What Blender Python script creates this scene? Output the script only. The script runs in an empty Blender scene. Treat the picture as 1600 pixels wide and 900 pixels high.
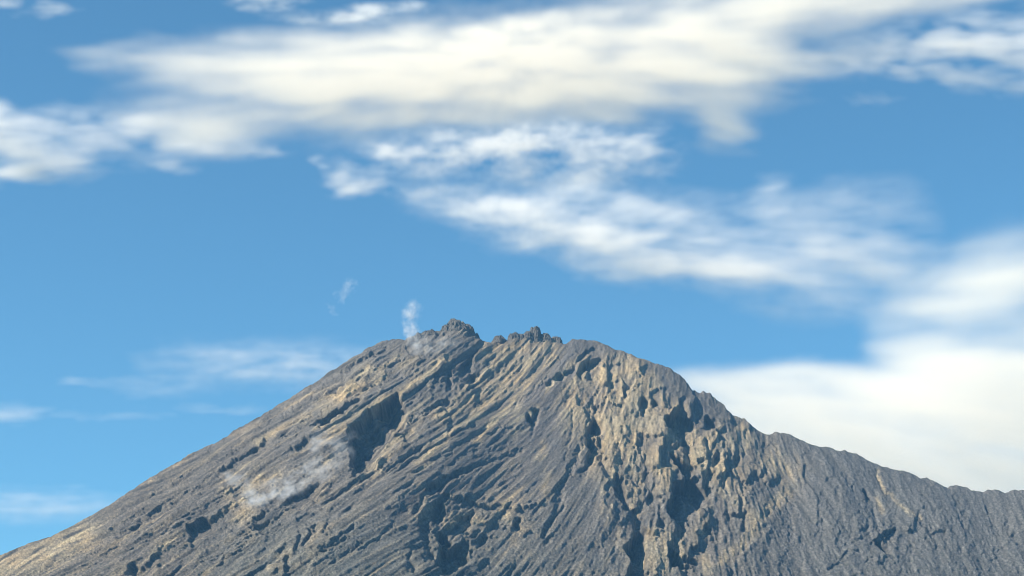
import bpy, math
import numpy as np
from mathutils import Vector, Matrix

# ------------------------------------------------------------------ camera, sky, sun, exposure
SC = bpy.context.scene
COL = SC.collection
PITCH = math.radians(16.45)
HFOV = math.radians(30.0)
EYE_Z = 2.0
F = 800.0 / math.tan(HFOV / 2)                  # focal length in photo pixels (1600 wide)

cd = bpy.data.cameras.new('camera')
cam = bpy.data.objects.new('camera', cd)
COL.objects.link(cam)
cam.location = (0, 0, EYE_Z)
cam.rotation_euler = (math.pi / 2 + PITCH, 0, 0)
cd.sensor_fit = 'HORIZONTAL'
cd.angle = HFOV
cd.clip_start = 1.0
cd.clip_end = 600000.0
SC.camera = cam

SUN = Vector((-0.74, -0.25, 0.60)).normalized()  # direction towards the sun
w = bpy.data.worlds.new('World')
SC.world = w
w.use_nodes = True
wn = w.node_tree.nodes
wn.clear()
wo = wn.new('ShaderNodeOutputWorld')
bg = wn.new('ShaderNodeBackground')
sky = wn.new('ShaderNodeTexSky')
sky.sky_type = 'NISHITA'
sky.sun_disc = False
sky.sun_elevation = math.asin(SUN.z)
sky.sun_rotation = math.atan2(SUN.x, SUN.y)
sky.altitude = 1400
sky.air_density = 1.0
sky.dust_density = 0.2
sky.ozone_density = 1.5
hs = wn.new('ShaderNodeHueSaturation')
hs.inputs['Saturation'].default_value = 0.92
hs.inputs['Value'].default_value = 0.1
gm_ = wn.new('ShaderNodeGamma')                 # a clear, contrasty mountain sky
gm_.inputs['Gamma'].default_value = 1.0
sc_ = wn.new('ShaderNodeVectorMath'); sc_.operation = 'MULTIPLY'
sc_.inputs[1].default_value = (3.75, 7.15, 8.1)
w.node_tree.links.new(sky.outputs[0], hs.inputs['Color'])
w.node_tree.links.new(hs.outputs[0], gm_.inputs['Color'])
w.node_tree.links.new(gm_.outputs[0], sc_.inputs[0])
w.node_tree.links.new(sc_.outputs[0], bg.inputs['Color'])
bg.inputs['Strength'].default_value = 0.10
w.node_tree.links.new(bg.outputs[0], wo.inputs['Surface'])

sd = bpy.data.lights.new('sun', 'SUN')
sun = bpy.data.objects.new('sun', sd)
COL.objects.link(sun)
sd.energy = 5.0
sd.angle = math.radians(0.5)
sd.color = (1.0, 0.90, 0.75)
sun.rotation_euler = SUN.to_track_quat('Z', 'Y').to_euler()
sun.location = (0, 0, 9000)

vs = SC.view_settings
vs.view_transform = 'Standard'
vs.look = 'None'
vs.exposure = 0.95
vs.gamma = 1.0
vs.use_curve_mapping = False
cy = SC.cycles
cy.volume_bounces = 6
cy.max_bounces = 8
cy.diffuse_bounces = 3
cy.volume_max_steps = 256
cy.use_denoising = True
cy.filter_width = 0.9

# ------------------------------------------------------------------ helpers
cp, sp = math.cos(PITCH), math.sin(PITCH)

def project(x, y, z):
    z = z - EYE_Z
    d = y * cp + z * sp
    return 800 + F * x / d, 450 - F * (z * cp - y * sp) / d

def on_plane(u, v, D):
    """Point on the vertical plane y = D seen at photo pixel (u, v)."""
    a = (u - 800) / F
    b = (450 - v) / F
    s = D / (cp - b * sp)
    return a * s, D + 0 * s, EYE_Z + s * (sp + b * cp)

def hash2(ix, iy, seed):
    h = (ix.astype(np.int64) * 374761393 + iy.astype(np.int64) * 668265263 + seed * 1274126177) & 0x7fffffff
    h = ((h ^ (h >> 13)) * 1274126177) & 0x7fffffff
    return (h ^ (h >> 16)) & 0xffff

_ang = np.linspace(0, 2 * np.pi, 65536, endpoint=False).astype(np.float32)
_cos, _sin = np.cos(_ang), np.sin(_ang)

def pn(x, y, seed=0):
    """2D gradient noise, about -1..1."""
    x = np.asarray(x, np.float32); y = np.asarray(y, np.float32)
    x0 = np.floor(x); y0 = np.floor(y)
    fx = x - x0; fy = y - y0
    ix = x0.astype(np.int64); iy = y0.astype(np.int64)
    def g(dx, dy):
        h = hash2(ix + dx, iy + dy, seed)
        return _cos[h] * (fx - dx) + _sin[h] * (fy - dy)
    ux = fx * fx * fx * (fx * (fx * 6 - 15) + 10)
    uy = fy * fy * fy * (fy * (fy * 6 - 15) + 10)
    a = g(0, 0); b = g(1, 0); c = g(0, 1); d = g(1, 1)
    return 1.5 * ((a + (b - a) * ux) * (1 - uy) + (c + (d - c) * ux) * uy)

def fbm(x, y, octaves=5, seed=0, gain=0.5, lac=2.03):
    s = 0; a = 1; t = 0
    for k in range(octaves):
        s = s + a * pn(x, y, seed + 17 * k); t += a
        x = x * lac + 3.7; y = y * lac + 1.3; a *= gain
    return s / t * 1.4

def ridged(x, y, octaves=5, seed=0, gain=0.55, lac=2.07):
    s = 0; a = 1; t = 0; wgt = 1
    for k in range(octaves):
        n = 1 - np.abs(pn(x, y, seed + 13 * k)); n = n * n
        s = s + a * n * wgt; t += a
        wgt = np.clip(n * 1.6, 0, 1)
        x = x * lac + 5.1; y = y * lac + 2.9; a *= gain
    return s / t

def smooth(a, b, x):
    t = np.clip((x - a) / (b - a), 0, 1)
    return t * t * (3 - 2 * t)

def node_mat(name):
    m = bpy.data.materials.new(name)
    m.use_nodes = True
    m.node_tree.nodes.clear()
    return m, m.node_tree.nodes, m.node_tree.links

def tag(o, label=None, category=None, group=None, kind=None):
    for k, v in (('label', label), ('category', category), ('group', group), ('kind', kind)):
        if v: o[k] = v
    return o

def grid_mesh(name, P, closed=False):
    """P: (rows, cols, 3) -> mesh object data, quads, smooth."""
    nr, nc, _ = P.shape
    me = bpy.data.meshes.new(name)
    me.vertices.add(nr * nc)
    me.vertices.foreach_set('co', P.reshape(-1).astype(np.float32))
    i = np.arange(nr * nc).reshape(nr, nc)
    q = np.stack([i[:-1, :-1], i[1:, :-1], i[1:, 1:], i[:-1, 1:]], -1).reshape(-1, 4)
    n = len(q)
    me.loops.add(n * 4)
    me.loops.foreach_set('vertex_index', q.reshape(-1).astype(np.int32))
    me.polygons.add(n)
    me.polygons.foreach_set('loop_start', (np.arange(n) * 4).astype(np.int32))
    me.polygons.foreach_set('use_smooth', np.ones(n, bool))
    me.update(calc_edges=True)
    return me

# ------------------------------------------------------------------ elevation maps of the mountain face
# (relief in metres and rock colour, laid out in photo pixels u, v and carried onto the slope)
STEP = 1.25
U0, U1, V0, V1 = -300.0, 1900.0, 440.0, 1100.0
gu = np.arange(U0, U1, STEP, dtype=np.float32)
gv = np.arange(V0, V1, STEP, dtype=np.float32)
GU, GV = np.meshgrid(gu, gv)
NH, NW = GU.shape

def bil(A, u, v):
    x = np.clip((u - U0) / STEP, 0, NW - 1.001); y = np.clip((v - V0) / STEP, 0, NH - 1.001)
    x0 = x.astype(np.int32); y0 = y.astype(np.int32)
    fx = (x - x0).astype(np.float32); fy = (y - y0).astype(np.float32)
    return ((A[y0, x0] * (1 - fx) + A[y0, x0 + 1] * fx) * (1 - fy)
            + (A[y0 + 1, x0] * (1 - fx) + A[y0 + 1, x0 + 1] * fx) * fy)

def blur(A, s):
    """Gaussian blur, sigma s in photo pixels."""
    s = s / STEP
    r = max(1, int(3 * s))
    k = np.exp(-0.5 * (np.arange(-r, r + 1) / s) ** 2); k /= k.sum()
    B = np.pad(A, ((r, r), (0, 0)), 'edge'); out = 0
    for i in range(2 * r + 1): out = out + k[i] * B[i:i + A.shape[0]]
    B = np.pad(out, ((0, 0), (r, r)), 'edge'); out = 0
    for i in range(2 * r + 1): out = out + k[i] * B[:, i:i + A.shape[1]]
    return out.astype(np.float32)

# direction in which the slope runs down, degrees from +u (v down)
cu = [-300, 0, 300, 550, 700, 800, 870, 930, 1000, 1060, 1150, 1250, 1350, 1450, 1600, 1900]
ca = [153, 151, 149, 147, 143, 138, 129, 115, 99, 87, 76, 66, 58, 61, 66, 70]
TH = np.radians(np.interp(GU[0], cu, ca)).astype(np.float32)
TH = np.convolve(np.pad(TH, 40, 'edge'), np.ones(81) / 81, 'valid').astype(np.float32)
TH = TH[None, :] + 0.22 * fbm(GU / 170, GV / 120, 3, 91)
DX, DY = np.cos(TH), np.sin(TH)

def lic(N, length, step=2.5, half=True):
    """Smear noise along the fall line."""
    k_ = 2 if half else 1
    u0, v0, dxg, dyg = GU[::k_, ::k_], GV[::k_, ::k_], DX, DY
    acc = N[::k_, ::k_].copy(); wsum = 1.0
    n = int(length / step / 2)
    def near(A, u, v):
        x = np.clip(((u - U0) / STEP).astype(np.int32), 0, NW - 1); y = np.clip(((v - V0) / STEP).astype(np.int32), 0, NH - 1)
        return A[y, x]
    for s in (1, -1):
        u, v = u0.copy(), v0.copy()
        for k in range(n):
            dx, dy = near(DX, u, v), near(DY, u, v)
            u = u + s * step * dx; v = v + s * step * dy
            wk = 0.5 + 0.5 * math.cos(math.pi * (k + 1) / (n + 1))
            acc += wk * bil(N, u, v); wsum += wk
    if half:
        h, w_ = acc.shape
        acc = np.repeat(np.repeat(acc, 2, 0), 2, 1)[:NH, :NW]
        acc[1:-1:2] = 0.5 * (acc[0:-2:2][:acc[1:-1:2].shape[0]] + acc[2::2][:acc[1:-1:2].shape[0]])
        acc[:, 1:-1:2] = 0.5 * (acc[:, 0:-2:2][:, :acc[:, 1:-1:2].shape[1]] + acc[:, 2::2][:, :acc[:, 1:-1:2].shape[1]])
    return (acc - acc.mean()) / acc.std()

def white(scale, seed):
    return pn(GU / scale, GV / scale, seed) + 0.5 * pn(GU / scale * 2.1 + 7, GV / scale * 2.1, seed + 5)

L_big = lic(white(26, 1), 150, 4)
L_mid = lic(white(11, 2), 80, 3)
L_long = lic(white(17, 6), 420, 6)
L_long2 = lic(white(8, 9), 200, 4)
L_fin = lic(white(4.2, 3), 26, 2, False)
L_col = lic(white(9, 4), 150, 4)
L_col2 = lic(white(4.5, 8), 70, 3)

def blob(u, v, ru, rv, ang=0.0, soft=1.0):
    a = math.radians(ang); c, s = math.cos(a), math.sin(a)
    x = ((GU - u) * c + (GV - v) * s) / ru; y = (-(GU - u) * s + (GV - v) * c) / rv
    return np.exp(-(x * x + y * y) * soft)

# where bare broken crag shows (1) and where scree lies smooth (0)
crag = 0.22 + 0 * GU
for a in [(960, 610, 90, 70, 0), (1060, 680, 95, 85, 0), (1050, 800, 110, 110, 0), (1120, 740, 70, 70, 0), (950, 720, 60, 70, 0),
          (710, 575, 75, 55, 0), (720, 830, 85, 65, 0), (330, 830, 130, 30, -30), (450, 760, 110, 30, -30),
          (550, 610, 120, 18, -32), (600, 700, 80, 25, -35), (800, 820, 60, 40, 0), (230, 880, 70, 20, -30), (470, 860, 60, 25, -35),
          (1380, 830, 60, 50, 0)]:
    crag = crag + 0.75 * blob(*a)
crag = np.clip(crag, 0, 1)
for a in [(830, 620, 70, 30, -42), (740, 700, 110, 35, -38), (850, 690, 60, 60, 0), (900, 780, 50, 60, 0), (600, 850, 70, 40, 0), (70, 870, 120, 25, -28)]:
    crag = crag * (1 - 0.75 * blob(*a))
scree = 0 * GU
for a in [(830, 625, 80, 34, -42), (735, 705, 120, 36, -38), (860, 700, 60, 70, 0), (900, 790, 50, 60, 0), (600, 850, 80, 50, 0), (60, 870, 130, 25, -28), (560, 800, 70, 24, -35), (840, 860, 90, 40, 0), (1060, 592, 70, 22, 40), (910, 542, 50, 12, 0), (1110, 632, 40, 16, 42)]:
    scree = np.maximum(scree, blob(*a))

# hollows and gullies: outlines read off the photograph
PITS = [
 (1.00, [(544,670),(619,614),(636,639),(634,662),(612,680),(597,692),(596,708),(586,733),(572,737),(550,748),(553,715),(545,690)]),
 (0.80, [(717,573),(742,539),(744,551),(736,567),(719,589),(714,592)]),
 (0.80, [(697,578),(705,589),(705,600),(697,610),(695,592)]),
 (0.60, [(730,587),(754,581),(739,600),(717,614),(700,625),(680,648),(678,642),(700,620),(719,606)]),
 (0.52, [(500,656),(528,642),(564,620),(569,625),(536,650),(508,670),(500,670)]),
 (0.80, [(830,642),(843,640),(839,662),(833,676),(829,686)]),
 (1.00, [(905,587),(925,560),(941,560),(935,570),(920,582),(912,595),(904,592)]),
 (0.70, [(890,580),(920,545),(932,540),(927,547),(905,572),(882,597),(867,602),(850,607),(855,600)]),
 (0.80, [(1002,625),(1015,627),(1014,640),(1007,652),(1002,652)]),
 (0.80, [(1020,627),(1030,630),(1025,640),(1017,640)]),
 (0.90, [(1060,627),(1069,620),(1076,635),(1077,652),(1084,672),(1072,682),(1057,677),(1042,670),(1046,652),(1059,650)]),
 (1.00, [(1100,652),(1120,657),(1122,667),(1107,676),(1099,675)]),
 (0.90, [(914,665),(930,655),(945,662),(942,677),(930,680),(922,675),(915,685),(910,697)]),
 (0.50, [(950,600),(965,590),(972,587),(960,605),(950,615)]),
 (0.70, [(920,625),(927,620),(929,640),(925,647)]),
 (0.90, [(914,672),(922,683),(936,700),(933,708),(928,725),(908,739),(903,739),(917,725),(922,703),(911,692)]),
 (1.00, [(969,750),(976,758),(975,775),(986,789),(980,793),(967,783),(956,761)]),
 (1.00, [(989,833),(1011,828),(1010,850),(1014,872),(1017,905),(1012,940),(975,940),(980,905),(989,878),(980,858)]),
 (1.00, [(1042,706),(1061,719),(1086,730),(1080,744),(1094,750),(1094,761),(1100,772),(1097,786),(1086,792),(1078,808),(1064,817),(1049,808),(1049,783),(1053,755),(1061,753),(1069,742),(1050,717)]),
 (1.00, [(1050,850),(1067,861),(1069,872),(1078,886),(1064,883),(1050,886)]),
 (0.70, [(1069,869),(1089,872),(1092,880),(1080,880)]),
 (0.90, [(1117,705),(1125,708),(1128,725),(1117,736),(1114,725)]),
 (0.70, [(1094,722),(1105,722),(1094,730)]),
 (1.00, [(1158,805),(1162,805),(1168,828),(1155,835),(1157,817)]),
 (0.60, [(869,805),(886,786),(890,787),(872,808),(858,828),(855,828)]),
 (0.50, [(1017,758),(1030,753),(1028,780),(1019,792),(1008,780)]),
 (0.70, [(1042,700),(1067,689),(1072,692),(1055,703)]),
 (0.60, [(1030,808),(1044,811),(1042,828),(1030,822)]),
 (0.60, [(1111,814),(1114,832),(1100,838),(1104,820)]),
 (0.60, [(647,800),(656,783),(672,761),(694,747),(722,736),(767,717),(767,722),(736,739),(708,753),(689,767),(678,772),(664,778),(656,800),(650,808)]),
 (0.90, [(678,797),(683,775),(690,778),(692,808),(681,819),(669,811)]),
 (0.60, [(711,811),(744,800),(747,804),(722,817)]),
 (0.70, [(681,828),(692,828),(706,844),(694,856),(731,844),(733,861),(731,881),(717,883),(711,894),(694,897),(678,881),(681,864),(692,856),(683,842)]),
 (0.60, [(728,836),(756,825),(756,829),(736,842)]),
 (1.00, [(808,814),(818,812),(817,825),(811,833)]),
 (0.30, [(528,803),(561,786),(569,786),(547,806),(531,810)]),
 (0.70, [(747,842),(764,839),(755,847),(747,857),(746,850)]),
 (0.38, [(345,732),(387,704),(429,676),(439,681),(415,709),(383,723),(350,739)]),
 (0.52, [(457,704),(481,681),(485,690),(467,709)]),
 (0.38, [(177,835),(219,816),(280,779),(280,788),(257,811),(210,830),(182,842)]),
 (0.43, [(289,830),(299,853),(303,858),(336,825),(327,807),(303,816)]),
 (0.43, [(201,905),(210,877),(229,886),(243,867),(275,853),(252,877),(224,900)]),
 (0.38, [(429,900),(443,877),(467,858),(495,816),(509,825),(485,853),(457,881),(439,903)]),
 (0.52, [(434,797),(490,783),(509,760),(495,751),(448,779)]),
 (1.00, [(1348,757),(1358,776),(1352,782),(1347,760)]),
 (0.70, [(1362,842),(1380,846),(1398,862),(1386,864),(1372,852)]),
 (0.80, [(1198,800),(1208,798),(1204,808),(1198,808)]),
 (0.80, [(1165,760),(1173,758),(1171,768),(1165,768)]),
]
# narrow ravines and ledge lines: (width, strength, points)
LINES = [
 (9, 1.0, [(1062,678),(1074,700),(1084,735)]), (9, 1.0, [(1068,815),(1058,848),(1074,890)]), (8, .9, [(935,690),(945,722),(965,752),(985,792),(999,832)]), (7, .8, [(930,640),(925,660),(915,690)]), (7, .8, [(1110,740),(1100,770),(1085,795)]), (6, .8, [(1150,720),(1160,770),(1160,805)]),
 (7, .8, [(690,775),(672,800),(660,830),(672,870)]), (6, .7, [(740,802),(725,830),(730,860)]), (6, .7, [(905,700),(880,760),(868,805),(850,850)]),
 (4, .8, [(769,722),(790,713),(814,703)]), (4, .8, [(508,861),(530,846),(553,828)]), (3, .7, [(767,683),(783,669)]),
 (3, .6, [(825,789),(844,783)]), (5, .7, [(644,890),(644,855),(661,844),(661,822)]), (3, .6, [(434,676),(480,643)]),
 (5, .7, [(490,667),(537,643)]), (3, .6, [(117,867),(168,849)]), (4, .9, [(1362,794),(1377,825),(1392,854)]),
 (3, .8, [(1436,813),(1452,832),(1462,856)]), (4, .8, [(1296,890),(1318,878),(1330,853),(1349,844)]),
 (3, .8, [(1547,792),(1552,810),(1560,832)]), (3, .8, [(1575,808),(1582,830),(1591,852)]), (3, .7, [(1372,735),(1377,757),(1383,767)]),
 (3, .7, [(1195,740),(1193,756)]), (3, .6, [(1284,812),(1288,858)]), (4, .7, [(560,700),(640,655),(700,625)]), (3, .7, [(620,735),(680,700),(740,668)]),
 (3, .6, [(640,745),(700,712),(760,672)]), (3, .6, [(690,735),(745,700)]), (3, .6, [(330,745),(400,700)]), (3, .6, [(250,800),(345,745)]),
 (4, .7, [(510,600),(560,566),(605,545)]), (3, .7, [(500,625),(570,583),(640,560)]), (3, .6, [(520,640),(590,600),(650,575)]),
 (3, .6, [(60,890),(150,845),(230,800)]), (3, .6, [(120,895),(185,858)]), (3, .7, [(350,860),(420,815),(470,790)]), (3, .7, [(300,885),(380,850),(440,822)]),
 (3, .6, [(560,760),(620,728)]), (3, .6, [(525,775),(560,752)]), (3, .6, [(940,590),(945,625),(938,650)]), (3, .6, [(985,600),(975,635)]),
 (3, .7, [(1000,690),(1010,730),(1005,750)]), (3, .6, [(960,680),(975,730)]), (3, .6, [(1140,700),(1135,740),(1120,770)]), (3, .6, [(1150,745),(1150,790)]),
 (3, .6, [(1090,640),(1085,660)]), (3, .6, [(900,640),(890,690),(880,720)]), (3, .6, [(1240,700),(1255,760)]), (3, .5, [(1440,770),(1462,800)]),
 (3, .5, [(1320,740),(1335,770)]), (3, .5, [(1490,790),(1520,850)]), (3, .5, [(1225,760),(1235,830)]), (3, .5, [(1500,860),(1515,895)]),
 (3, .6, [(170,815),(250,765),(330,720)]), (3, .5, [(205,825),(290,770)]), (3, .6, [(400,665),(470,620),(540,575)]), (3, .5, [(300,735),(380,690)]), (3, .6, [(440,650),(520,605)]), (4, .6, [(420,700),(490,655),(560,615)]),
 (3, .5, [(100,850),(180,808)]), (3, .6, [(230,850),(310,800),(370,765)]), (3, .5, [(150,880),(240,835)]), (4, .6, [(370,835),(450,790)]), (3, .6, [(330,880),(400,838)]), (3, .6, [(480,800),(560,755),(630,715)]), (3, .6, [(540,720),(600,735),(660,700)]),
 (3, .6, [(600,655),(670,605)]), (3, .6, [(650,620),(700,580)]), (3, .7, [(640,560),(690,540)]), (3, .6, [(800,640),(860,590)]), (3, .5, [(740,720),(800,670)]), (3, .5, [(700,800),(760,770),(800,745)]), (3, .6, [(560,860),(620,820)]), (3, .5, [(500,890),(560,850)]),
]

def facets(su, sv, seed, tilt=0.5, jump=0.35):
    """broken rock: flat faces of random tilt that meet in sharp edges, heights in pixels"""
    # long axis follows the fall line
    m_ = smooth(720, 900, GU)
    ang = math.radians(57) * (1 - m_)
    ca_, sa_ = np.cos(ang), np.sin(ang)
    wu = GU + 0.22 * su * fbm(GU / (su * 0.6), GV / (su * 0.6), 3, seed + 1); wv = GV + 0.22 * sv * fbm(GU / (su * 0.6), GV / (su * 0.6), 3, seed + 2)
    a = ((wu - 800) * ca_ + (wv - 650) * sa_) / su; b = (-(wu - 800) * sa_ + (wv - 650) * ca_) / sv
    ia, ib = np.floor(a), np.floor(b)
    best = np.full(a.shape, 9e9, np.float32); hgt = np.zeros(a.shape, np.float32)
    for da in (-1, 0, 1):
        for db in (-1, 0, 1):
            h1 = hash2(ia + da, ib + db, seed) / 65535.0; h2 = hash2(ia + da, ib + db, seed + 7) / 65535.0
            h3 = hash2(ia + da, ib + db, seed + 13) / 65535.0 - 0.5; h4 = hash2(ia + da, ib + db, seed + 19) / 65535.0 - 0.5; h5 = hash2(ia + da, ib + db, seed + 23) / 65535.0 - 0.5
            xa, xb = a - (ia + da + h1), b - (ib + db + h2)
            d = xa * xa + xb * xb
            hit = d < best
            best = np.where(hit, d, best)
            hgt = np.where(hit, 2 * tilt * (h3 * xa * su + h4 * xb * sv) + 2 * jump * h5 * su, hgt)
    return hgt.astype(np.float32)
fac1 = blur(facets(30, 48, 701, 0.45, 0.22), 1.0)
fac2 = facets(13, 20, 801, 0.5, 0.22)
fac3 = facets(6, 9, 901, 0.5, 0.2)
JU = GU + 2.2 * L_long2 * smooth(600, 480, GU) + 0.4 * fac1 + 0.55 * fac2 + 0.6 * fac3 + 2.0 * fbm(GU / 15, GV / 15, 4, 31, 0.6); JV = GV + 2.2 * L_mid * smooth(600, 480, GU) + 0.55 * np.roll(fac2, 40, 1) + 0.6 * np.roll(fac3, 23, 1) + 2.0 * fbm(GU / 15, GV / 15, 4, 57, 0.6)   # ragged outlines

def window(pts, m):
    a = np.array(pts, float)
    x0, x1 = a[:, 0].min() - m, a[:, 0].max() + m; y0, y1 = a[:, 1].min() - m, a[:, 1].max() + m
    return (slice(max(0, int((y0 - V0) / STEP)), max(1, int((y1 - V0) / STEP))), slice(max(0, int((x0 - U0) / STEP)), max(1, int((x1 - U0) / STEP))))

def inside(pts, x, y):
    r = np.zeros(x.shape, bool); n = len(pts)
    for i in range(n):
        (xa, ya), (xb, yb) = pts[i], pts[(i + 1) % n]
        if ya == yb: continue
        r ^= ((ya > y) != (yb > y)) & (x < (xb - xa) * (y - ya) / (yb - ya) + xa)
    return r

def seg_dist(pts, x, y):
    d = np.full(x.shape, 1e9, np.float32)
    for (xa, ya), (xb, yb) in zip(pts[:-1], pts[1:]):
        t = np.clip(((x - xa) * (xb - xa) + (y - ya) * (yb - ya)) / ((xb - xa) ** 2 + (yb - ya) ** 2), 0, 1)
        d = np.minimum(d, np.hypot(x - xa - t * (xb - xa), y - ya - t * (yb - ya)))
    return d

PIT = np.zeros_like(GU)
PMASK = np.zeros_like(GU)
ragged = np.clip(1.0 + 0.45 * fbm(GU / 22, GV / 22, 3, 611), 0.4, 1.5)
def run_inside(m, du, dv):
    """how far (pixels) one walks inside mask m against direction (du, dv) before leaving it"""
    a = np.zeros(m.shape, np.float32); hh, ww = m.shape
    yy, xx = np.mgrid[0:hh, 0:ww].astype(np.float32)
    alive = m.copy()
    for k in range(1, 90):
        x = np.clip(np.rint(xx - du * k), 0, ww - 1).astype(int); y = np.clip(np.rint(yy - dv * k), 0, hh - 1).astype(int)
        alive = alive & m[y, x]
        if not alive.any(): break
        a += alive
    return (a + 0.5) * STEP * m
for k, pts in PITS:
    sl = window(pts, 16)
    m = inside(pts, JU[sl], JV[sl])
    toe = run_inside(m, -0.80, -0.60)                   # distance to the lit end of the hollow
    head = run_inside(m, 0.80, 0.60)
    tot = toe + head
    dep = np.minimum(1.8 * tot * 3.0, 190.0) * k * (toe / (tot + 1e-3)) ** 0.6 + 7 * m
    PIT[sl] = np.maximum(PIT[sl], dep * ragged[sl] * m)
    PMASK[sl] = np.maximum(PMASK[sl], m)
PITM = blur(PMASK, 2.0)
PIT = blur(PIT, 1.1)
LIN = np.zeros_like(GU)
for wd, k, pts in LINES:
    sl = window(pts, 14)
    d = seg_dist(pts, JU[sl], JV[sl])
    LIN[sl] = np.maximum(LIN[sl], k * (8.5 if pts[0][0] < 620 else 6.0) * wd * np.clip(1 - d / (wd * 1.1), 0, 1) ** 0.8)
# broad forms: spurs (+) and troughs (-)
BROAD = np.zeros_like(GU)
for (u, v, ru, rv, a, h) in [(1035, 690, 22, 60, 8, 38), (1090, 850, 30, 70, 10, -30), (1130, 690, 40, 35, 30, 35), (960, 640, 45, 60, 10, 22), (1000, 800, 30, 80, 0, -30),
                             (1170, 780, 40, 70, -25, 30), (600, 780, 150, 40, -36, 30), (560, 690, 90, 22, -36, -26), (820, 640, 130, 35, -42, 26), (700, 830, 60, 55, 0, -38),
                             (870, 830, 70, 90, 0, 20), (400, 790, 130, 22, -31, -24), (320, 770, 160, 16, -30, 18), (720, 540, 55, 30, -10, 26), (1300, 800, 60, 110, -30, 24), (1385, 810, 30, 80, -28, -28),
                             (1460, 800, 40, 90, -25, 24), (1545, 820, 24, 80, -20, -18), (1240, 770, 26, 90, -15, -14), (940, 575, 35, 25, -40, -18), (1075, 640, 30, 20, 0, 16), (930, 700, 18, 60, 10, -16)]:
    BROAD += h * blob(u, v, ru, rv, a)

WU = GU + 11 * fbm(GU / 40, GV / 40, 3, 71); WV = GV + 11 * fbm(GU / 40, GV / 40, 3, 72)
def fall(wa, wb, octs, seed, gain):
    """ridged rock, drawn out down the slope: oblique on the long flank, upright under the dome"""
    c_, s_ = math.cos(math.radians(147)), math.sin(math.radians(147))
    lf = ridged((-s_ * WU + c_ * WV) / wa, (c_ * WU + s_ * WV) / wb, octs, seed, gain)
    ct_ = ridged(WU / wa, WV / wb, octs, seed + 200, gain)
    m_ = smooth(740, 880, GU)
    return lf * (1 - m_) + ct_ * m_
rough = fall(38, 80, 6, 7, 0.62)
rough2 = fall(14, 25, 4, 19, 0.65)
gran = fbm(GU / 4.2, GV / 4.2, 2, 77, 0.8)
right = smooth(1180, 1280, GU)
patchy = smooth(-0.5, 0.7, fbm(GU / 90, GV / 60, 3, 411))
groove = np.clip(1 - np.abs(L_fin) / 0.30, 0, 1) * smooth(-0.3, 0.9, fbm(GU / 38, GV / 30, 3, 412))     # thin ledges and rills
groove2 = np.clip(1 - np.abs(L_mid + 0.3) / 0.16, 0, 1) * smooth(0.0, 0.8, fbm(GU / 60, GV / 45, 3, 413))
calm = (1 - 0.65 * PITM)
flank = smooth(960, 820, GU)
ledges = (9.5 * np.tanh(3.0 * L_long) + 4.0 * np.tanh(3.0 * L_long2)) * flank * (0.5 + 0.5 * smooth(-0.6, 0.5, fbm(GU / 130, GV / 70, 3, 414)))   # lava ribs running down the long flank
smoo = 1 - 0.75 * scree
RELIEF = (BROAD
          + calm * (smoo * ((4.6 - 2.0 * crag - 1.2 * right) * (0.4 + patchy) * L_big + (1.9 - 1.5 * crag - 0.7 * right) * (0.35 + patchy) * L_mid) + (1 - 0.4 * scree) * (2.1 - 0.9 * crag - 1.1 * right) * L_fin
                    + smoo * ((5 + 14 * crag) * (rough - 0.45) + (2.5 + 6 * crag + 4 * right) * (rough2 - 0.45))
                    + smoo * (3.0 * (0.05 + 0.70 * crag) * fac1 + 3.0 * (0.05 + 0.33 * crag) * fac2 + 3.0 * (0.10 + 0.24 * crag) * fac3)
                    + (1 - 0.82 * scree) * ledges - smoo * (7.5 - 4.0 * right) * groove - smoo * (13 - 9 * right) * groove2)
          + (1.3 + 0.9 * crag + 2.0 * smooth(700, 860, GV)) * gran
          + 0.22 * blur(PIT, 8) * (1 - PITM)
          - PIT - LIN).astype(np.float32)

# rock colour ------------------------------------------------------
def lerp(A, B, t): return A + (np.asarray(B, np.float32) - A) * t[..., None]
CA = np.zeros(GU.shape + (3,), np.float32) + np.array((0.112, 0.104, 0.093), np.float32)
CA = lerp(CA, (0.124, 0.107, 0.089), smooth(-0.2, 1.3, fbm(GU / 120, GV / 80, 4, 5)) * 0.9)
CA = lerp(CA, (0.094, 0.094, 0.090), smooth(1100, 1350, GU) * 0.75)
CA = lerp(CA, (0.092, 0.082, 0.071), smooth(560, 250, GU) * 0.8)
cap = np.maximum(np.maximum(blob(1065, 595, 75, 26, 40), blob(925, 545, 60, 16, 5)), blob(1115, 635, 45, 18, 42))
CA = lerp(CA, (0.088, 0.084, 0.080), cap * 0.9)
CA = lerp(CA, (0.094, 0.098, 0.088), smooth(760, 900, GV) * smooth(1200, 500, GU) * 0.7 * smooth(250, 450, GU))
CA = lerp(CA, (0.112, 0.102, 0.098), blob(870, 620, 90, 60, -40) * 0.8)
tan = np.zeros_like(GU)
def streak(pts, wd, k, jag=1.0):
    global tan
    d = seg_dist(pts, JU + 0 * GU, JV)
    tan = np.maximum(tan, k * np.exp(-(d / wd) ** 2))
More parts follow.
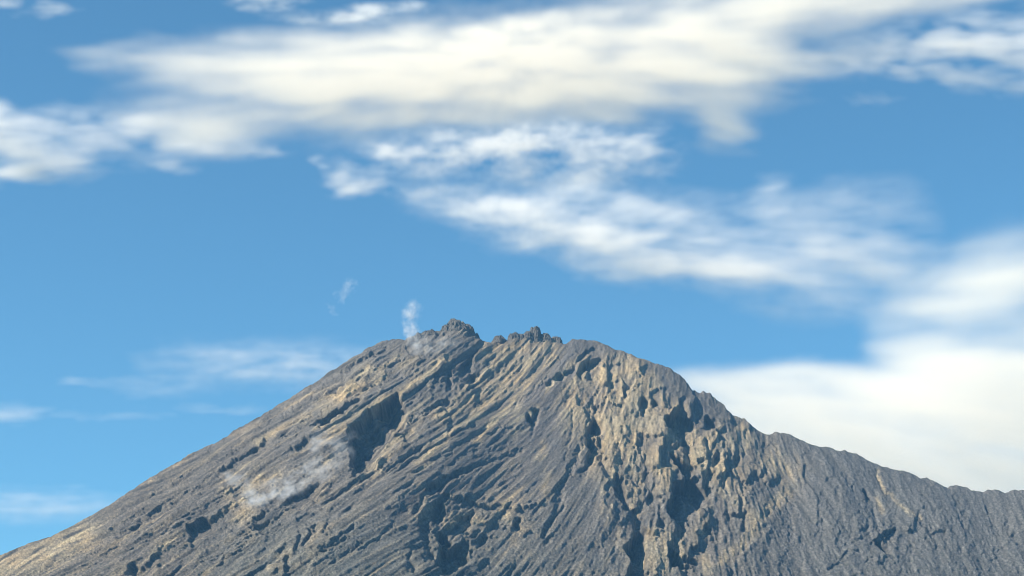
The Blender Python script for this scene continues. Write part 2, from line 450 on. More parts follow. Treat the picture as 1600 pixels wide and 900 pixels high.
for wd, k, pts in [(7, .9, [(842,546),(790,592),(742,640)]), (6, .85, [(878,546),(815,612),(745,690)]), (7, .8, [(782,562),(735,605),(690,650)]), (5, .8, [(900,560),(850,620),(800,680)]), (6, .8, [(700,560),(640,605),(585,640)]), (9, .95, [(862,540),(800,600),(700,682),(655,728)]), (12, .6, [(830,548),(770,600),(700,655)]), (12, .55, [(790,555),(800,565)]), (12, .7, [(808,640),(803,668)]), (40, .8, [(950,590),(980,650)]),
                   (34, .65, [(900,640),(960,700)]), (26, .6, [(1100,700),(1150,690)]), (24, .5, [(1040,640),(1050,700)]), (8, .8, [(987,712),(998,752),(990,790)]), (15, .75, [(1024,840),(1034,885)]), (15, .8, [(1156,668),(1165,690)]), (10, .75, [(1228,768),(1185,815),(1160,850),(1120,880)]),
                   (12, .7, [(1172,810),(1180,825)]), (7, .8, [(1086,676),(1084,690)]), (7, .8, [(533,620),(597,587)]), (6, .7, [(495,624),(535,602),(580,575)]), (6, .8, [(500,690),(545,664),(600,622)]),
                   (9, .7, [(355,772),(434,741)]), (9, .6, [(365,805),(385,800)]), (25, .75, [(-60,905),(60,870),(130,835)]), (8, .6, [(847,700),(842,715)]), (7, .55, [(852,740),(856,775)]),
                   (6, .8, [(750,812),(757,820)]), (5, .8, [(790,798),(798,815)]), (3, .7, [(1372,735),(1383,768),(1436,812)]), (5, .8, [(1372,780),(1378,796)]), (22, .6, [(1200,720),(1230,740)]), (20, .45, [(1110,720),(1150,780)]),
                   (14, .6, [(755,545),(800,548),(850,536)]), (6, .7, [(640,600),(690,570)]), (8, .6, [(585,742),(600,700),(640,672)]), (5, .7, [(300,705),(180,775)]), (6, .6, [(400,690),(480,650)]), (5, .6, [(560,640),(500,672)]),
                   (10, .6, [(1030,720),(1040,760)]), (10, .55, [(1062,830),(1050,845)]), (8, .6, [(1098,870),(1110,890)]), (10, .5, [(935,545),(945,560)])]:
    streak(pts, wd, k)
tan = np.clip(tan, 0, 1) * np.clip(0.75 + 0.35 * L_col2 + 0.25 * fbm(GU / 9, GV / 9, 3, 15), 0, 1.3)
tan2 = (smooth(0.5, 2.0, L_col) * 0.55 + smooth(0.9, 2.4, L_col2) * 0.4) * smooth(1250, 1000, GU) * (0.3 + 0.7 * smooth(-0.3, 0.7, fbm(GU / 110, GV / 80, 3, 515)))
# pale rock also shows on the exposed ribs of the crags
tan3 = crag * smooth(-4, 5, fac1 + fac2) * smooth(1250, 1120, GU) * 0.6
tan3 = tan3 * np.clip(0.35 + 0.9 * fbm(GU / 70, GV / 70, 3, 516) + blob(960, 620, 90, 80, 0) + 0.7 * blob(1140, 700, 80, 60, 0), 0, 1.2)
t = np.clip(tan + (tan2 + tan3) * (1 - tan), 0, 1) * (1 - 0.8 * cap)
warm = smooth(-0.8, 0.8, fbm(GU / 60, GV / 40, 3, 44))[..., None]
TANC = np.array((0.262, 0.198, 0.112), np.float32) * warm + np.array((0.215, 0.184, 0.122), np.float32) * (1 - warm)
CA = CA + (TANC * 1.32 - CA) * (t * 0.95)[..., None]
dark_rib = smooth(0.6, 2.0, -L_col2) * smooth(900, 700, GU) * 0.5
CA *= (1 - dark_rib)[..., None]
CA *= (1 + 0.12 * L_fin + 0.08 * L_mid)[..., None].clip(0.6, 1.5)
spk = fbm(GU / 3.0, GV / 3.0, 2, 123, 0.8)
CA *= (1 + (0.36 * smooth(600, 860, GV) + 0.34) * spk)[..., None].clip(0.4, 1.8)
# low scrub dotted over the lower flanks
scrub = smooth(0.25, 0.7, fbm(GU / 4.2, GV / 3.6, 2, 333)) * smooth(760, 930, GV) * (1 - 0.6 * t)
CA = lerp(CA, (0.055, 0.065, 0.042), np.clip(scrub, 0, 1) * 0.55)
CA = (CA * 1.16).clip(0.02, 0.5)

# ------------------------------------------------------------------ the mountain
SKY = [(-300,1000),(-100,912),(0,868),(50,847),(80,838),(115,820),(165,793),(225,753),(300,708),(345,687),(365,674),(390,660),(440,630),(500,592),(528,573),(555,556),(580,542),(597,534),(611,531),(633,530),(655,522),(669,518),(689,517),(697,510),(711,504),(722,504),(733,511),
       (742,521),(750,530),(754,536),(767,536),(776,531),(786,532),(797,531),(806,524),(817,525),(826,520),(846,521),(858,525),(868,529),(880,538),(884,538),(894,530),(910,531),(935,533),(950,540),(962,547),(985,552),(997,559),(1015,565),(1030,570),(1044,574),(1060,585),(1070,594),(1073,600),(1082,609),
       (1097,614),(1110,615),(1117,622),(1127,630),(1136,641),(1144,650),(1154,650),(1162,655),(1175,666),(1190,677),(1197,680),(1212,674),(1234,679),(1259,691),(1278,698),(1296,699),(1312,706),(1320,703),(1337,709),(1355,719),(1374,727),
       (1393,733),(1411,736),(1430,743),(1436,747),(1449,747),(1461,752),(1471,760),(1480,764),(1485,759),(1495,758),(1508,762),(1520,766),(1534,770),(1542,766),(1555,766),(1570,770),(1586,765),(1600,766),(1650,780),(1720,800),(1900,850)]
SKU = np.array([p[0] for p in SKY], float); SKV = np.array([p[1] for p in SKY], float)
fu = np.arange(-300, 1901, 1.0)
fv = np.interp(fu, SKU, SKV)
kk = np.exp(-0.5 * (np.arange(-100, 101) / 32) ** 2); kk /= kk.sum()
fv_smooth = np.convolve(np.pad(fv, 100, 'reflect', reflect_type='odd'), kk, 'valid')
edge_noise = (1.6 * fbm(fu / 7, fu * 0 + 2.5, 4, 66) + 2.4 * (ridged(fu / 16, fu * 0 + 8.5, 4, 67) - 0.5)) * np.interp(fu, [0, 250, 450, 640, 660, 750, 870, 885, 1050, 1080, 1190, 1220, 1600], [0.4, 0.9, 1.2, 1.2, 2.0, 2.0, 1.6, 0.7, 0.9, 1.8, 1.8, 1.0, 1.0])

X0 = (905 - 800) / F * 9300.0
def crest_y(x):
    return 9050.0 - 0.42 * np.sqrt((x - X0) ** 2 + 350.0 ** 2)

def crest_z(x, prof):
    y = crest_y(x); z = np.full_like(x, 2000.0)
    for _ in range(30):
        u, _v = project(x, y, z)
        v = np.interp(u, fu, prof)
        b = (450 - v) / F
        s = y / (cp - b * sp)
        z = EYE_Z + s * (sp + b * cp)
    return z

XE = 2850.0
xf = np.arange(-XE, XE + 1, 3.6)
zs = crest_z(xf, fv_smooth); zd = crest_z(xf, fv + edge_noise) - zs
xc = XE + np.cumsum(np.geomspace(12, 420, 34))
sl_l = max(0.3, (zs[8] - zs[0]) / (xf[8] - xf[0])); sl_r = max(0.3, (zs[-9] - zs[-1]) / (xf[8] - xf[0]))
zl = zs[0] * np.exp(-(xc - XE) * sl_l / zs[0]) - 60 * (1 - np.exp(-(xc - XE) / 3000))
zr = zs[-1] * np.exp(-(xc - XE) * sl_r / zs[-1]) - 60 * (1 - np.exp(-(xc - XE) / 3000))
X = np.concatenate([-xc[::-1], xf, xc])
S = np.concatenate([zl[::-1], zs, zr])
SD = np.concatenate([0 * xc, zd, 0 * xc])
YC = crest_y(X)
TF = np.minimum(np.maximum(480.0, S - 830.0), S + 40.0).clip(20)
NF = 480
fr = np.linspace(0, 1, NF)
tf = fr[:, None] * TF[None, :]                         # fine rows: drop below the crest
far = np.linspace(0, 1, 26)[1:, None] ** 1.3
tc = TF[None, :] + far * np.maximum(S + 40.0 - TF, 1.0)[None, :]
T = np.concatenate([tf, tc])
cen = np.exp(-((X - X0) / 900.0) ** 2)
s0 = 0.40 + 0.34 * cen; s1 = 0.72 + 0.06 * cen
def run(t, s0, s1):
    """horizontal run for a drop t when the slope steepens from s0 to s1, then eases on the lower flank"""
    n = 240
    q = np.linspace(0, 1, n)[:, None] * 3000.0
    sl = s0 + (s1 - s0) * (1 - np.exp(-q / 260.0))
    sl = sl - (sl - 0.30) * smooth(1500, 2700, q)
    c = np.concatenate([np.zeros((1, len(s0))), np.cumsum(0.5 * (1 / sl[1:] + 1 / sl[:-1]) * (3000.0 / (n - 1)), 0)])
    p = np.clip(t / 3000.0 * (n - 1), 0, n - 1.001); i = p.astype(int); f = p - i
    j = np.arange(len(s0))[None, :] + 0 * i
    return c[i, j] * (1 - f) + c[i + 1, j] * f
RUN = run(T, s0, s1)
PX = X[None, :] + 0 * T
PZ = S[None, :] - T + SD[None, :] * np.exp(-T / 30.0)
PY = YC[None, :] - RUN
UU, VV = project(PX, PY, PZ)
rel = bil(RELIEF, UU, VV)
fade = smooth(0, 24, T) * smooth(-260, -120, UU) * smooth(1860, 1720, UU) * smooth(1090, 1000, VV)
fade = np.where((UU > -290) & (UU < 1890) & (VV < 1090), fade, 0)
wide = 70 * fbm(PX / 520, PY / 420, 5, 201) * smooth(1, 0.0, fade) * smooth(0, 200, T)   # plain relief outside the mapped face
rel = rel * fade + wide
PX = PX + 0.0 * rel
PY = PY - rel * 0.95
PZ = PZ + rel * 0.12 * smooth(0, 120, T)
# the far side of the mountain
tb = np.linspace(0, 1, 44)[1:, None] ** 1.4 * (S + 40.0).clip(5)[None, :]
BX = X[None, :] + 0 * tb
BY = YC[None, :] + tb / 0.62
BZ = S[None, :] - tb + SD[None, :] * np.exp(-tb / 30.0)
BY = BY + 30 * fbm(BX / 200, BZ / 150, 4, 301) * smooth(20, 200, tb)
P = np.concatenate([np.stack([BX, BY, BZ], -1)[::-1], np.stack([PX, PY, PZ], -1)])
me = grid_mesh('mountain', P)
colr = np.ones(P.shape[:2] + (4,), np.float32)
colr[..., :3] = (0.105, 0.1, 0.094)
nb = len(tb)
ur, vr = UU, VV
for c in range(3): colr[nb:, :, c] = bil(CA[..., c], ur, vr)
at = me.color_attributes.new('rock_tint', 'FLOAT_COLOR', 'POINT')
at.data.foreach_set('color', colr.reshape(-1))

def rock_material(name, attr=None, base=(0.1, 0.095, 0.09)):
    m, n, l = node_mat(name)
    out = n.new('ShaderNodeOutputMaterial'); b = n.new('ShaderNodeBsdfPrincipled')
    b.inputs['Roughness'].default_value = 0.95
    b.inputs['Specular IOR Level'].default_value = 0.1
    tc = n.new('ShaderNodeTexCoord')
    n1 = n.new('ShaderNodeTexNoise'); n1.inputs['Scale'].default_value = 0.16; n1.inputs['Detail'].default_value = 5; n1.inputs['Roughness'].default_value = 0.7
    l.new(tc.outputs['Object'], n1.inputs['Vector'])
    mp = n.new('ShaderNodeMapRange'); mp.inputs['From Min'].default_value = 0.3; mp.inputs['From Max'].default_value = 0.7
    mp.inputs['To Min'].default_value = 0.6; mp.inputs['To Max'].default_value = 1.4
    l.new(n1.outputs['Fac'], mp.inputs['Value'])
    mx = n.new('ShaderNodeMix'); mx.data_type = 'RGBA'; mx.blend_type = 'MULTIPLY'; mx.inputs['Factor'].default_value = 1.0
    if attr:
        a = n.new('ShaderNodeVertexColor'); a.layer_name = attr
        l.new(a.outputs['Color'], mx.inputs[6])
    else:
        mx.inputs[6].default_value = (*base, 1)
    l.new(mp.outputs['Result'], mx.inputs[7])
    l.new(mx.outputs[2], b.inputs['Base Color'])
    n2 = n.new('ShaderNodeTexNoise'); n2.inputs['Scale'].default_value = 0.11; n2.inputs['Detail'].default_value = 6; n2.inputs['Roughness'].default_value = 0.72
    l.new(tc.outputs['Object'], n2.inputs['Vector'])
    bp = n.new('ShaderNodeBump'); bp.inputs['Strength'].default_value = 0.9; bp.inputs['Distance'].default_value = 14.0
    l.new(n2.outputs['Fac'], bp.inputs['Height'])
    l.new(bp.outputs['Normal'], b.inputs['Normal'])
    l.new(b.outputs[0], out.inputs['Surface'])
    return m

me.materials.append(rock_material('volcanic_rock', 'rock_tint'))
mountain = bpy.data.objects.new('mountain', me)
COL.objects.link(mountain)
tag(mountain, 'grey brown volcanic mountain with ribbed ash slopes, ochre streaks and shadowed gullies', 'mountain', kind='structure')

# crags and pinnacles along the summit rim: lumps of broken lava, parts of the mountain
crag_mat = rock_material('crag_lava', None, (0.120, 0.112, 0.098))
def lump(name, u, v_top, v_base, half, seed, depth=1.0, block=0.0, lean=0.0):
    y = crest_y(np.array([(u - 800) / F * 9300.0]))[0]
    xt, _, zt = on_plane(u, v_top, y); xb, _, zb = on_plane(u, v_base, y)
    hw = half / F * math.hypot(y, zt); h = zt - zb
    nr, nc = 46, 72
    a = np.linspace(0, 2 * np.pi, nc)[None, :]; r = np.linspace(0, 1, nr)[:, None]
    cx, sx = np.cos(a), np.sin(a)
    # profile: height as a function of radius, jagged towers on top
    prof = (1 - r ** (2.6 + 4 * block)) ** 0.85
    rr = r * (1 + 0.25 * pn(cx * 1.7 + seed, sx * 1.7, seed)) 
    x = rr * cx; yy = rr * sx
    tower = ridged(x * 1.9 + seed, yy * 1.9, 4, seed) - 0.5
    z = prof * (1 + 0.30 * tower * smooth(0, 0.25, r)) - 0.15 * r
    z = z / z.max()
    ledge = 0.10 * pn(z * 7 + seed, a * 1.3, seed + 3)
    wob = 1 + ledge + 0.10 * pn(cx * 5, z * 6 + sx * 5, seed + 9)
    px = xt + lean * hw * z + x * hw * wob; py = y - 6 + yy * hw * wob * depth; pz = zb + z * h
    Pm = np.stack([px + 0 * r, py + 0 * r, pz + 0 * r], -1)
    mesh = grid_mesh(name, Pm)
    mesh.polygons.foreach_set('use_smooth', np.zeros(len(mesh.polygons), bool))
    mesh.materials.append(crag_mat)
    o = bpy.data.objects.new(name, mesh); COL.objects.link(o); o.parent = mountain
    return o
lump('summit_crag', 714, 498, 540, 27, 3, 1.0, 0.0, -0.05)
lump('summit_crag', 730, 505, 545, 17, 14, 1.0, 0.1)
lump('summit_crag', 743, 520, 548, 9, 15, 1.0, 0.2)
lump('summit_crag', 697, 506, 542, 14, 6, 1.0, 0.0)
lump('summit_crag', 672, 515, 542, 22, 5, 1.0, 0.0)
lump('summit_crag', 655, 520, 542, 13, 16, 1.0, 0.0)
lump('rock_pinnacle', 780, 524, 545, 13, 8, 1.0, 0.35)
lump('rock_pinnacle', 803, 519, 545, 12, 11, 1.0, 0.4)
lump('rock_pinnacle', 815, 521, 545, 12, 12, 1.0, 0.4)
lump('rock_pinnacle', 836, 510, 542, 12, 21, 1.0, 0.8)
lump('rock_pinnacle', 827, 517, 545, 15, 23, 1.0, 0.5)
lump('rock_pinnacle', 852, 521, 545, 14, 25, 1.0, 0.3)
lump('rock_pinnacle', 871, 526, 545, 9, 27, 1.0, 0.4)

# ------------------------------------------------------------------ ground to the horizon
g = np.linspace(-1, 1, 121); g = np.sign(g) * np.abs(g) ** 2.2 * 150000
GX, GY = np.meshgrid(g, g[::-1])
gm = grid_mesh('ground', np.stack([GX, GY, 0 * GX], -1))
m, n, l = node_mat('dry_savanna')
out = n.new('ShaderNodeOutputMaterial'); b = n.new('ShaderNodeBsdfPrincipled'); b.inputs['Roughness'].default_value = 1.0
tc_ = n.new('ShaderNodeTexCoord'); nz = n.new('ShaderNodeTexNoise'); nz.inputs['Scale'].default_value = 0.004; nz.inputs['Detail'].default_value = 9
l.new(tc_.outputs['Object'], nz.inputs['Vector'])
cr = n.new('ShaderNodeValToRGB'); cr.color_ramp.elements[0].position = 0.35; cr.color_ramp.elements[0].color = (0.05, 0.06, 0.025, 1)
cr.color_ramp.elements[1].position = 0.68; cr.color_ramp.elements[1].color = (0.13, 0.11, 0.06, 1)
l.new(nz.outputs['Fac'], cr.inputs['Fac']); l.new(cr.outputs[0], b.inputs['Base Color']); l.new(b.outputs[0], out.inputs['Surface'])
gm.materials.append(m)
ground = bpy.data.objects.new('ground', gm); COL.objects.link(ground)
tag(ground, 'dry grassy plain spreading round the foot of the mountain', 'ground', kind='structure')

# ------------------------------------------------------------------ clouds and steam: real volumes
def vapour_material(name, density, color, aniso):
    m, n, l = node_mat(name)
    out = n.new('ShaderNodeOutputMaterial'); v = n.new('ShaderNodeVolumePrincipled')
    v.inputs['Color'].default_value = (*color, 1)
    v.inputs['Density'].default_value = density
    v.inputs['Density Attribute'].default_value = 'density'
    v.inputs['Anisotropy'].default_value = aniso
    l.new(v.outputs[0], out.inputs['Volume'])
    return m

def vapour_nodes(name, lo, hi, res, D, hd, k, nscale, namp, mat, chart, rise, lean, zc, cell, nx, nz):
    t = bpy.data.node_groups.new(name, 'GeometryNodeTree')
    t.interface.new_socket('Geometry', in_out='INPUT', socket_type='NodeSocketGeometry')
    t.interface.new_socket('Geometry', in_out='OUTPUT', socket_type='NodeSocketGeometry')
    n, l = t.nodes, t.links
    go = n.new('NodeGroupOutput')
    gi = n.new('GeometryNodeObjectInfo'); gi.inputs['Object'].default_value = chart
    vc = n.new('GeometryNodeVolumeCube')
    vc.inputs['Min'].default_value = lo; vc.inputs['Max'].default_value = hi
    for ax, r in zip('XYZ', res): vc.inputs['Resolution ' + ax].default_value = int(r)
    pos = n.new('GeometryNodeInputPosition')
    sep = n.new('ShaderNodeSeparateXYZ'); l.new(pos.outputs[0], sep.inputs[0])
    def math_(op, a, b=None, c=None):
        q = n.new('ShaderNodeMath'); q.operation = op
        for i, s in enumerate((a, b, c)):
            if s is None: continue
            if isinstance(s, (int, float)): q.inputs[i].default_value = s
            else: l.new(s, q.inputs[i])
        return q.outputs[0]
    dy = math_('SUBTRACT', sep.outputs['Y'], D)
    zz = math_('SUBTRACT', sep.outputs['Z'], math_('MULTIPLY', dy, rise))
    def index_(v_, o_, m_):
        q = math_('FLOOR', math_('ADD', math_('DIVIDE', math_('SUBTRACT', v_, float(o_)), cell), 0.5))
        return math_('MINIMUM', math_('MAXIMUM', q, 0.0), float(m_ - 1))
    idx = math_('MULTIPLY_ADD', index_(zz, chart['z0'], nz), float(nx), index_(sep.outputs['X'], chart['x0'], nx))
    at = n.new('GeometryNodeInputNamedAttribute'); at.data_type = 'FLOAT'; at.inputs['Name'].default_value = 'thickness'
    sn = n.new('GeometryNodeSampleIndex'); sn.data_type = 'FLOAT'; sn.domain = 'POINT'
    l.new(gi.outputs['Geometry'], sn.inputs['Geometry']); l.new(at.outputs['Attribute'], sn.inputs['Value']); l.new(idx, sn.inputs['Index'])
    nz = n.new('ShaderNodeTexNoise'); nz.inputs['Scale'].default_value = nscale; nz.inputs['Detail'].default_value = 3; nz.inputs['Roughness'].default_value = 0.6
    l.new(pos.outputs[0], nz.inputs['Vector'])
    nf = math_('MULTIPLY_ADD', nz.outputs[0], 2.0, -1.0)
    yr = math_('DIVIDE', math_('SUBTRACT', dy, math_('MULTIPLY', math_('SUBTRACT', zz, zc), lean)), hd)
    yr = math_('ADD', yr, math_('MULTIPLY', nf, 0.25))
    body = math_('SUBTRACT', sn.outputs[0], math_('MULTIPLY', yr, yr))
    body = math_('MAXIMUM', body, 0.0)
    mod = math_('MAXIMUM', math_('MULTIPLY_ADD', nf, namp, 1.0), 0.0)
    den = math_('MULTIPLY', math_('MULTIPLY', body, mod), k)
    l.new(den, vc.inputs['Density'])
    sm = n.new('GeometryNodeSetMaterial'); sm.inputs['Material'].default_value = mat
    l.new(vc.outputs[0], sm.inputs['Geometry']); l.new(sm.outputs[0], go.inputs[0])
    return t

def vapour(name, box, D, depth_px, strokes, label, category, seed, group=None, color=(1, 1, 1), grain=(70, 26), edge=0.55, tau=4.0, step=3.0, aniso=0.0, warp=14.0, tilt=0.0, namp=0.7, lean=0.0, shapes=()):
    """A body of vapour. strokes: (u, v, ru, rv, angle, opacity) in photo pixels on the plane y = D; it has real depth along y."""
    u0, v0, u1, v1 = box
    cx_, _, cz_ = on_plane(np.array([u0, u1, u0, u1]), np.array([v0, v0, v1, v1]), D)
    cell = math.hypot(D, cz_.mean()) / F * step
    x, z = np.meshgrid(np.arange(cx_.min(), cx_.max(), cell), np.arange(cz_.min(), cz_.max(), cell))
    A, B = project(x, D, z)
    ct, st = math.cos(math.radians(tilt)), math.sin(math.radians(tilt))
    ar, br = (A * ct + B * st), (-A * st + B * ct)
    wu = A + warp * 1.6 * fbm(ar / (grain[0] * 0.8), br / (grain[1] * 0.8), 4, seed + 1)
    wv = B + warp * 0.6 * fbm(ar / (grain[0] * 0.8), br / (grain[1] * 0.8), 4, seed + 2)
    al = np.zeros_like(A)
    for (op, soft, pts) in shapes:                        # outlines with soft borders
        d_ = seg_dist(pts + pts[:1], wu, wv) * np.where(inside(pts, wu, wv), 1, -1)
        al = 1 - (1 - al) * (1 - op * smooth(-soft * 0.6, soft, d_))
    for (u, v, ru, rv, an, op) in strokes:
        a = math.radians(an); c, s = math.cos(a), math.sin(a)
        xs = ((wu - u) * c + (wv - v) * s) / ru; ys = (-(wu - u) * s + (wv - v) * c) / rv
        q = np.exp(-(xs * xs + ys * ys) ** 1.3)
        al = 1 - (1 - al) * (1 - op * q)
    f = fbm(ar / grain[0], br / grain[1], 6, seed, 0.55)
    al = al * np.clip(1 + edge * 1.5 * f * (1 - 0.6 * al), 0, 2) + edge * 0.35 * f * smooth(0.05, 0.5, al)
    al = np.clip(al - 0.03, 0, 0.985)
    m_ = 12 * step                                       # clear margin inside the box
    if u0 > 5: al *= smooth(u0, u0 + m_, A)
    if u1 < 1595: al *= smooth(u1, u1 - m_, A)
    al *= smooth(v1, v1 - m_, B)
    al *= smooth(v0, v0 + m_, B)
    ta = -np.log(1 - np.minimum(al, 0.985)) / tau          # 0..1
    th = np.clip(ta, 0, 1.1) ** (2 / 3)
    P_ = np.stack([x, D + 0 * x, z], -1)
    me = grid_mesh(name, P_)
    a_ = me.attributes.new('thickness', 'FLOAT', 'POINT'); a_.data.foreach_set('value', th.reshape(-1).astype(np.float32))
    px = math.hypot(D, z.mean()) / F
    hd = depth_px * px / 2
    k = 1000 * tau * 0.75 / hd                             # per kilometre
    mat = vapour_material(name + '_vapour', 0.001, color, aniso)
    chart = bpy.data.objects.new(name + '_chart', me)
    chart['x0'] = float(x.min()); chart['z0'] = float(z.min())
    vol = bpy.data.volumes.new(name); vol.materials.append(mat); vol.render.step_size = 3.0 * cell
    o = bpy.data.objects.new(name, vol); COL.objects.link(o)
    zc = float(z.mean()); rise = (zc - EYE_Z) / D; ext = hd * 1.25 + abs(lean) * float(z.max() - z.min()) / 2
    lo = (x.min(), D - ext, z.min() - ext * rise); hi = (x.max(), D + ext, z.max() + ext * rise)
    res = ((hi[0] - lo[0]) / (px * step), min(40, max(10, 2 * ext / (px * step))), (hi[2] - lo[2]) / (px * step))
    md = o.modifiers.new('vapour', 'NODES')
    md.node_group = vapour_nodes(name, lo, hi, res, D, hd, k, 1 / (px * 28), namp, mat, chart, rise, lean, zc, cell, x.shape[1], x.shape[0])
    return tag(o, label, category, group)

CG = 'clouds drifting over the mountain'
STEAM = (.86, .87, .88); CREAM = (1, .955, .87); WHITE = (1, .985, .96)
vapour('cloud', (60, -110, 1640, 290), 10500.0, 560,
       [(720, 92, 380, 42, -4, .75), (980, 110, 220, 40, -2, .5), (600, 160, 260, 30, 0, .45), (880, 165, 200, 24, 0, .4), (1135, 195, 36, 36, 0, .55), (330, 222, 80, 24, 0, .35), (1320, 90, 110, 24, -10, .3), (1500, -10, 140, 20, -8, .5), (250, 90, 120, 14, 2, .4)],
       'long bright cream cloud banner stretched across the sky high above the summit', 'cloud', 11, CG, CREAM, (130, 30), .55, 2.4, 4.0, warp=20, namp=.5,
       shapes=[(.72, 60, [(150,98),(240,68),(340,68),(420,52),(540,40),(700,28),(850,8),(980,-4),(1100,-30),(1200,-60),(1500,-60),(1450,2),(1340,38),(1240,70),(1265,110),(1245,150),(1180,168),(1120,172),(1060,160),(980,180),(900,188),(800,194),(700,198),(600,204),(520,208),(400,214),(300,216),(205,195),(180,172),(250,163),(330,168),(430,150),(300,142),(230,120),(170,108)])])
vapour('cloud', (-140, 90, 480, 330), 11500.0, 200,
       [(20, 215, 90, 36, 20, 0.59), (60, 245, 60, 22, 20, 0.51), (-30, 180, 80, 26, 10, 0.42), (25, 270, 60, 12, 5, 0.55), (130, 190, 70, 20, 5, 0.38), (215, 195, 50, 18, 0, 0.26), (320, 228, 70, 18, 0, 0.34), (410, 238, 30, 10, 0, 0.30), (240, 215, 160, 40, 0, 0.17), (120, 230, 120, 40, 0, 0.17), (280, 260, 34, 8, 5, 0.26), (-60, 250, 60, 40, 0, 0.59)],
       'ragged white cloud patch below the tapering tip of the cream banner', 'cloud', 23, CG, WHITE, (80, 34), .8, 2.0, 4.0)
vapour('cloud', (450, 150, 1090, 345), 12500.0, 200,
       [(700, 238, 120, 24, -8, 0.36), (840, 215, 100, 24, 0, 0.36), (960, 220, 80, 28, 15, 0.36), (620, 250, 60, 16, -10, 0.25), (540, 288, 45, 15, 5, 0.36), (640, 300, 60, 12, 5, 0.25), (930, 250, 80, 14, 10, 0.25), (500, 256, 16, 8, 0, 0.22), (1020, 235, 40, 16, 0, 0.25), (780, 240, 240, 55, 0, 0.24), (880, 270, 130, 24, 5, 0.18)],
       'loose broken white cloudlets hanging just under the cream banner', 'cloud', 37, CG, WHITE, (64, 30), .75, 1.6, 4.0, warp=22)
vapour('cloud', (590, 240, 1490, 530), 14000.0, 300,
       [(780, 325, 120, 28, 6, 0.59), (880, 295, 50, 30, 0, 0.41), (900, 375, 130, 30, 10, 0.59), (1020, 400, 150, 32, 10, 0.61), (1180, 410, 150, 28, 3, 0.51), (1010, 340, 110, 34, 20, 0.33), (1200, 310, 24, 36, 15, 0.25), (1320, 390, 100, 28, 0, 0.34), (950, 425, 60, 18, 10, 0.33), (1240, 460, 110, 50, 10, 0.20), (1300, 320, 130, 40, -10, 0.20), (1380, 370, 110, 50, 0, 0.20), (1120, 350, 160, 50, 10, 0.20), (1370, 450, 100, 50, 0, 0.20), (850, 350, 120, 40, 5, 0.25)],
       'soft white diagonal cloud band sloping down above the rounded summit dome', 'cloud', 41, CG, WHITE, (100, 34), .6, 2.0, 4.0, namp=.5)
vapour('cloud', (1140, -60, 1740, 230), 11000.0, 200,
       [(1480, 85, 110, 24, 0, 0.36), (1560, 68, 110, 32, 0, 0.40), (1400, 105, 70, 16, 0, 0.34), (1510, 120, 40, 20, 0, 0.36), (1580, 132, 40, 16, 0, 0.34), (1270, 100, 90, 18, 0, 0.24), (1360, 155, 36, 10, 0, 0.16), (1660, 90, 80, 50, 0, 0.40), (1500, 40, 160, 24, -8, 0.24)],
       'torn grey white cloud scraps trailing from the far end of the cream banner', 'cloud', 53, CG, WHITE, (50, 28), .95, 1.8, 4.0)
vapour('cloud', (1000, 320, 1780, 840), 20000.0, 720,
       [(1550, 420, 80, 46, -35, .6), (1460, 480, 90, 40, -30, .45), (1610, 470, 60, 70, 0, .6), (1520, 480, 60, 30, -20, .4), (1230, 592, 170, 22, 0, .5), (1120, 606, 110, 22, 3, .5), (1420, 540, 60, 20, -20, .3), (1400, 440, 100, 60, 0, .2), (1580, 400, 50, 40, 0, .4)],
       'bulky pale cloud bank piled behind the descending rocky ridge', 'cloud', 67, CG, CREAM, (100, 46), .62, 2.3, 6.0, namp=.5,
       shapes=[(.93, 46, [(1060,590),(1200,598),(1320,585),(1400,545),(1480,515),(1560,540),(1800,500),(1800,860),(1300,860),(1180,720),(1100,650)])])
vapour('cloud', (60, 510, 640, 690), 18000.0, 120,
       [(450, 580, 120, 30, 3, .12), (530, 575, 70, 32, 0, .14), (240, 606, 80, 17, 2, .13), (130, 597, 40, 6, 0, .16), (200, 650, 60, 8, 2, .17), (350, 640, 70, 8, 3, .14), (90, 652, 40, 6, 0, .15), (440, 560, 150, 40, 0, .2), (300, 570, 100, 40, 0, .1)],
       'faint thin cloud streaks low beside the long smooth slope', 'cloud', 71, CG, WHITE, (80, 18), .5, 1.5, 4.0)
vapour('cloud', (-150, 600, 330, 840), 22000.0, 120,
       [(60, 783, 150, 20, 2, .2), (10, 650, 50, 11, 0, .2), (0, 640, 60, 12, 0, .15), (40, 800, 120, 24, 0, .2)],
       'low hazy veil cloud behind the foot of the long smooth slope', 'cloud', 83, CG, WHITE, (120, 18), .5, 1.5, 4.0)
vapour('cloud', (330, -80, 700, 80), 11800.0, 120,
       [(420, 5, 50, 12, 0, .5), (570, 22, 70, 13, -5, .42), (490, 30, 60, 10, 0, .25), (640, 10, 30, 10, 0, .2), (400, -20, 60, 14, 0, .4)],
       'small wispy cloud above the upper edge of the cream banner', 'cloud', 97, CG, WHITE, (60, 22), .8, 1.6, 4.0)
vapour('cloud', (-80, -80, 200, 60), 11800.0, 80,
       [(95, 10, 30, 9, 0, .25), (10, 2, 30, 8, 0, .25), (70, 20, 50, 8, 0, .12)],
       'tiny faint cloud wisp apart in the deep blue sky', 'cloud', 101, CG, WHITE, (50, 20), .8, 1.2, 4.0)
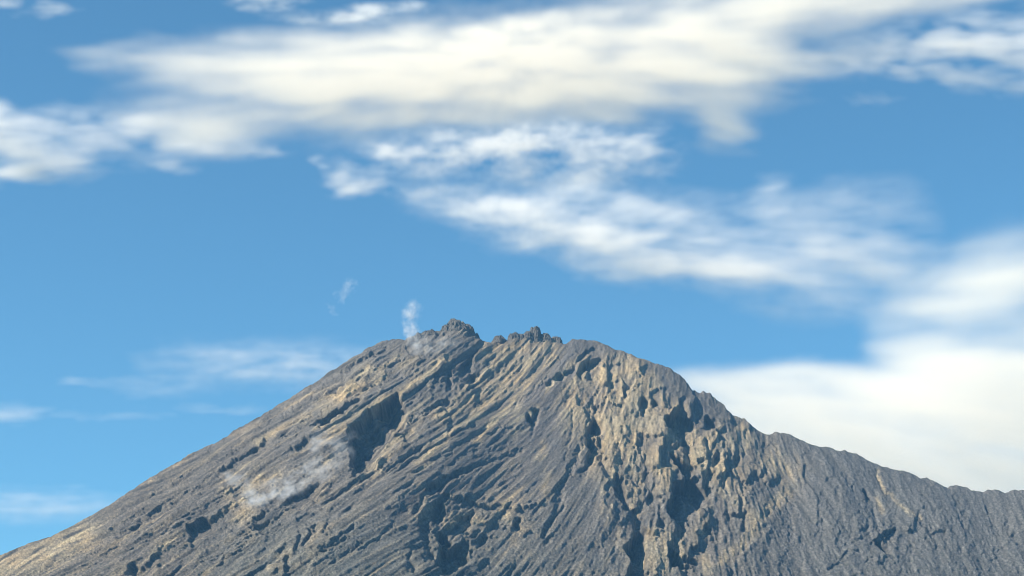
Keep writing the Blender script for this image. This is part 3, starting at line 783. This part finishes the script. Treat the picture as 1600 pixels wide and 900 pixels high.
# steam
def slope_y(u, v):
    """distance of the mountain face at photo pixel (u, v)"""
    q = np.abs(UU - u) + np.abs(VV - v)
    return float(PY.reshape(-1)[np.argmin(q)])
vapour('steam_plume', (596, 445, 690, 570), slope_y(645, 540) - 25, 24,
       [(644, 486, 12, 14, 0, .42), (641, 508, 10, 18, 0, .4), (645, 525, 9, 12, 0, .3), (634, 495, 8, 10, 0, .2)],
       'thin pale steam plume rising straight from the rim beside the summit crag', 'steam', 5, None, STEAM, (14, 16), .7, 1.5, 1.5, warp=4)
vapour('steam_plume', (490, 420, 590, 510), 9100.0, 20,
       [(546, 447, 13, 11, -30, .2), (532, 465, 9, 11, -40, .12), (518, 484, 7, 10, -40, .12)],
       'small detached puff of steam in the clear sky beyond the slope', 'steam', 6, None, STEAM, (14, 12), .8, 1.2, 1.5, warp=5)
vapour('steam_plume', (615, 500, 740, 580), slope_y(670, 545) - 45, 16,
       [(655, 537, 16, 12, 0, .28), (690, 537, 24, 10, 0, .24), (668, 555, 26, 10, 0, .18)],
       'thin fumes clinging to the rock just below the summit crag', 'steam', 9, None, STEAM, (16, 12), .9, 1.2, 1.5, warp=5, lean=1.2)
vapour('steam_plume', (330, 640, 590, 830), slope_y(480, 745) - 75, 26,
       [(500, 730, 36, 22, -38, .22), (465, 752, 30, 14, -30, .22), (532, 695, 22, 22, -20, .16), (495, 690, 16, 18, 40, .25), (420, 775, 34, 14, -10, .25), (375, 750, 24, 10, 30, .22), (440, 765, 50, 20, -20, .2)],
       'drifting steam cloud hanging over the shadowed hollow on the slope', 'steam', 13, None, STEAM, (26, 18), 1.0, 1.0, 1.5, warp=13, lean=1.25, namp=1.0)

# haze between the viewer and the mountain
hb = bpy.data.meshes.new('haze')
HX, HZ0, HZ1 = 151000.0, -120.0, 2760.0
hv = [(x, y, z) for z in (HZ0, HZ1) for y in (-HX, HX) for x in (-HX, HX)]
hb.from_pydata(hv, [], [(0, 2, 3, 1), (4, 5, 7, 6), (0, 1, 5, 4), (2, 6, 7, 3), (0, 4, 6, 2), (1, 3, 7, 5)])
m, n, l = node_mat('thin_air')
out = n.new('ShaderNodeOutputMaterial'); v = n.new('ShaderNodeVolumePrincipled')
v.inputs['Color'].default_value = (0.22, 0.56, 1.0, 1); v.inputs['Density'].default_value = 1.4e-5
v.inputs['Anisotropy'].default_value = 0.0
l.new(v.outputs[0], out.inputs['Volume'])
hb.materials.append(m)
haze = bpy.data.objects.new('haze', hb); COL.objects.link(haze)
tag(haze, 'thin bluish air haze between the viewer and the mountain', 'haze', kind='stuff')
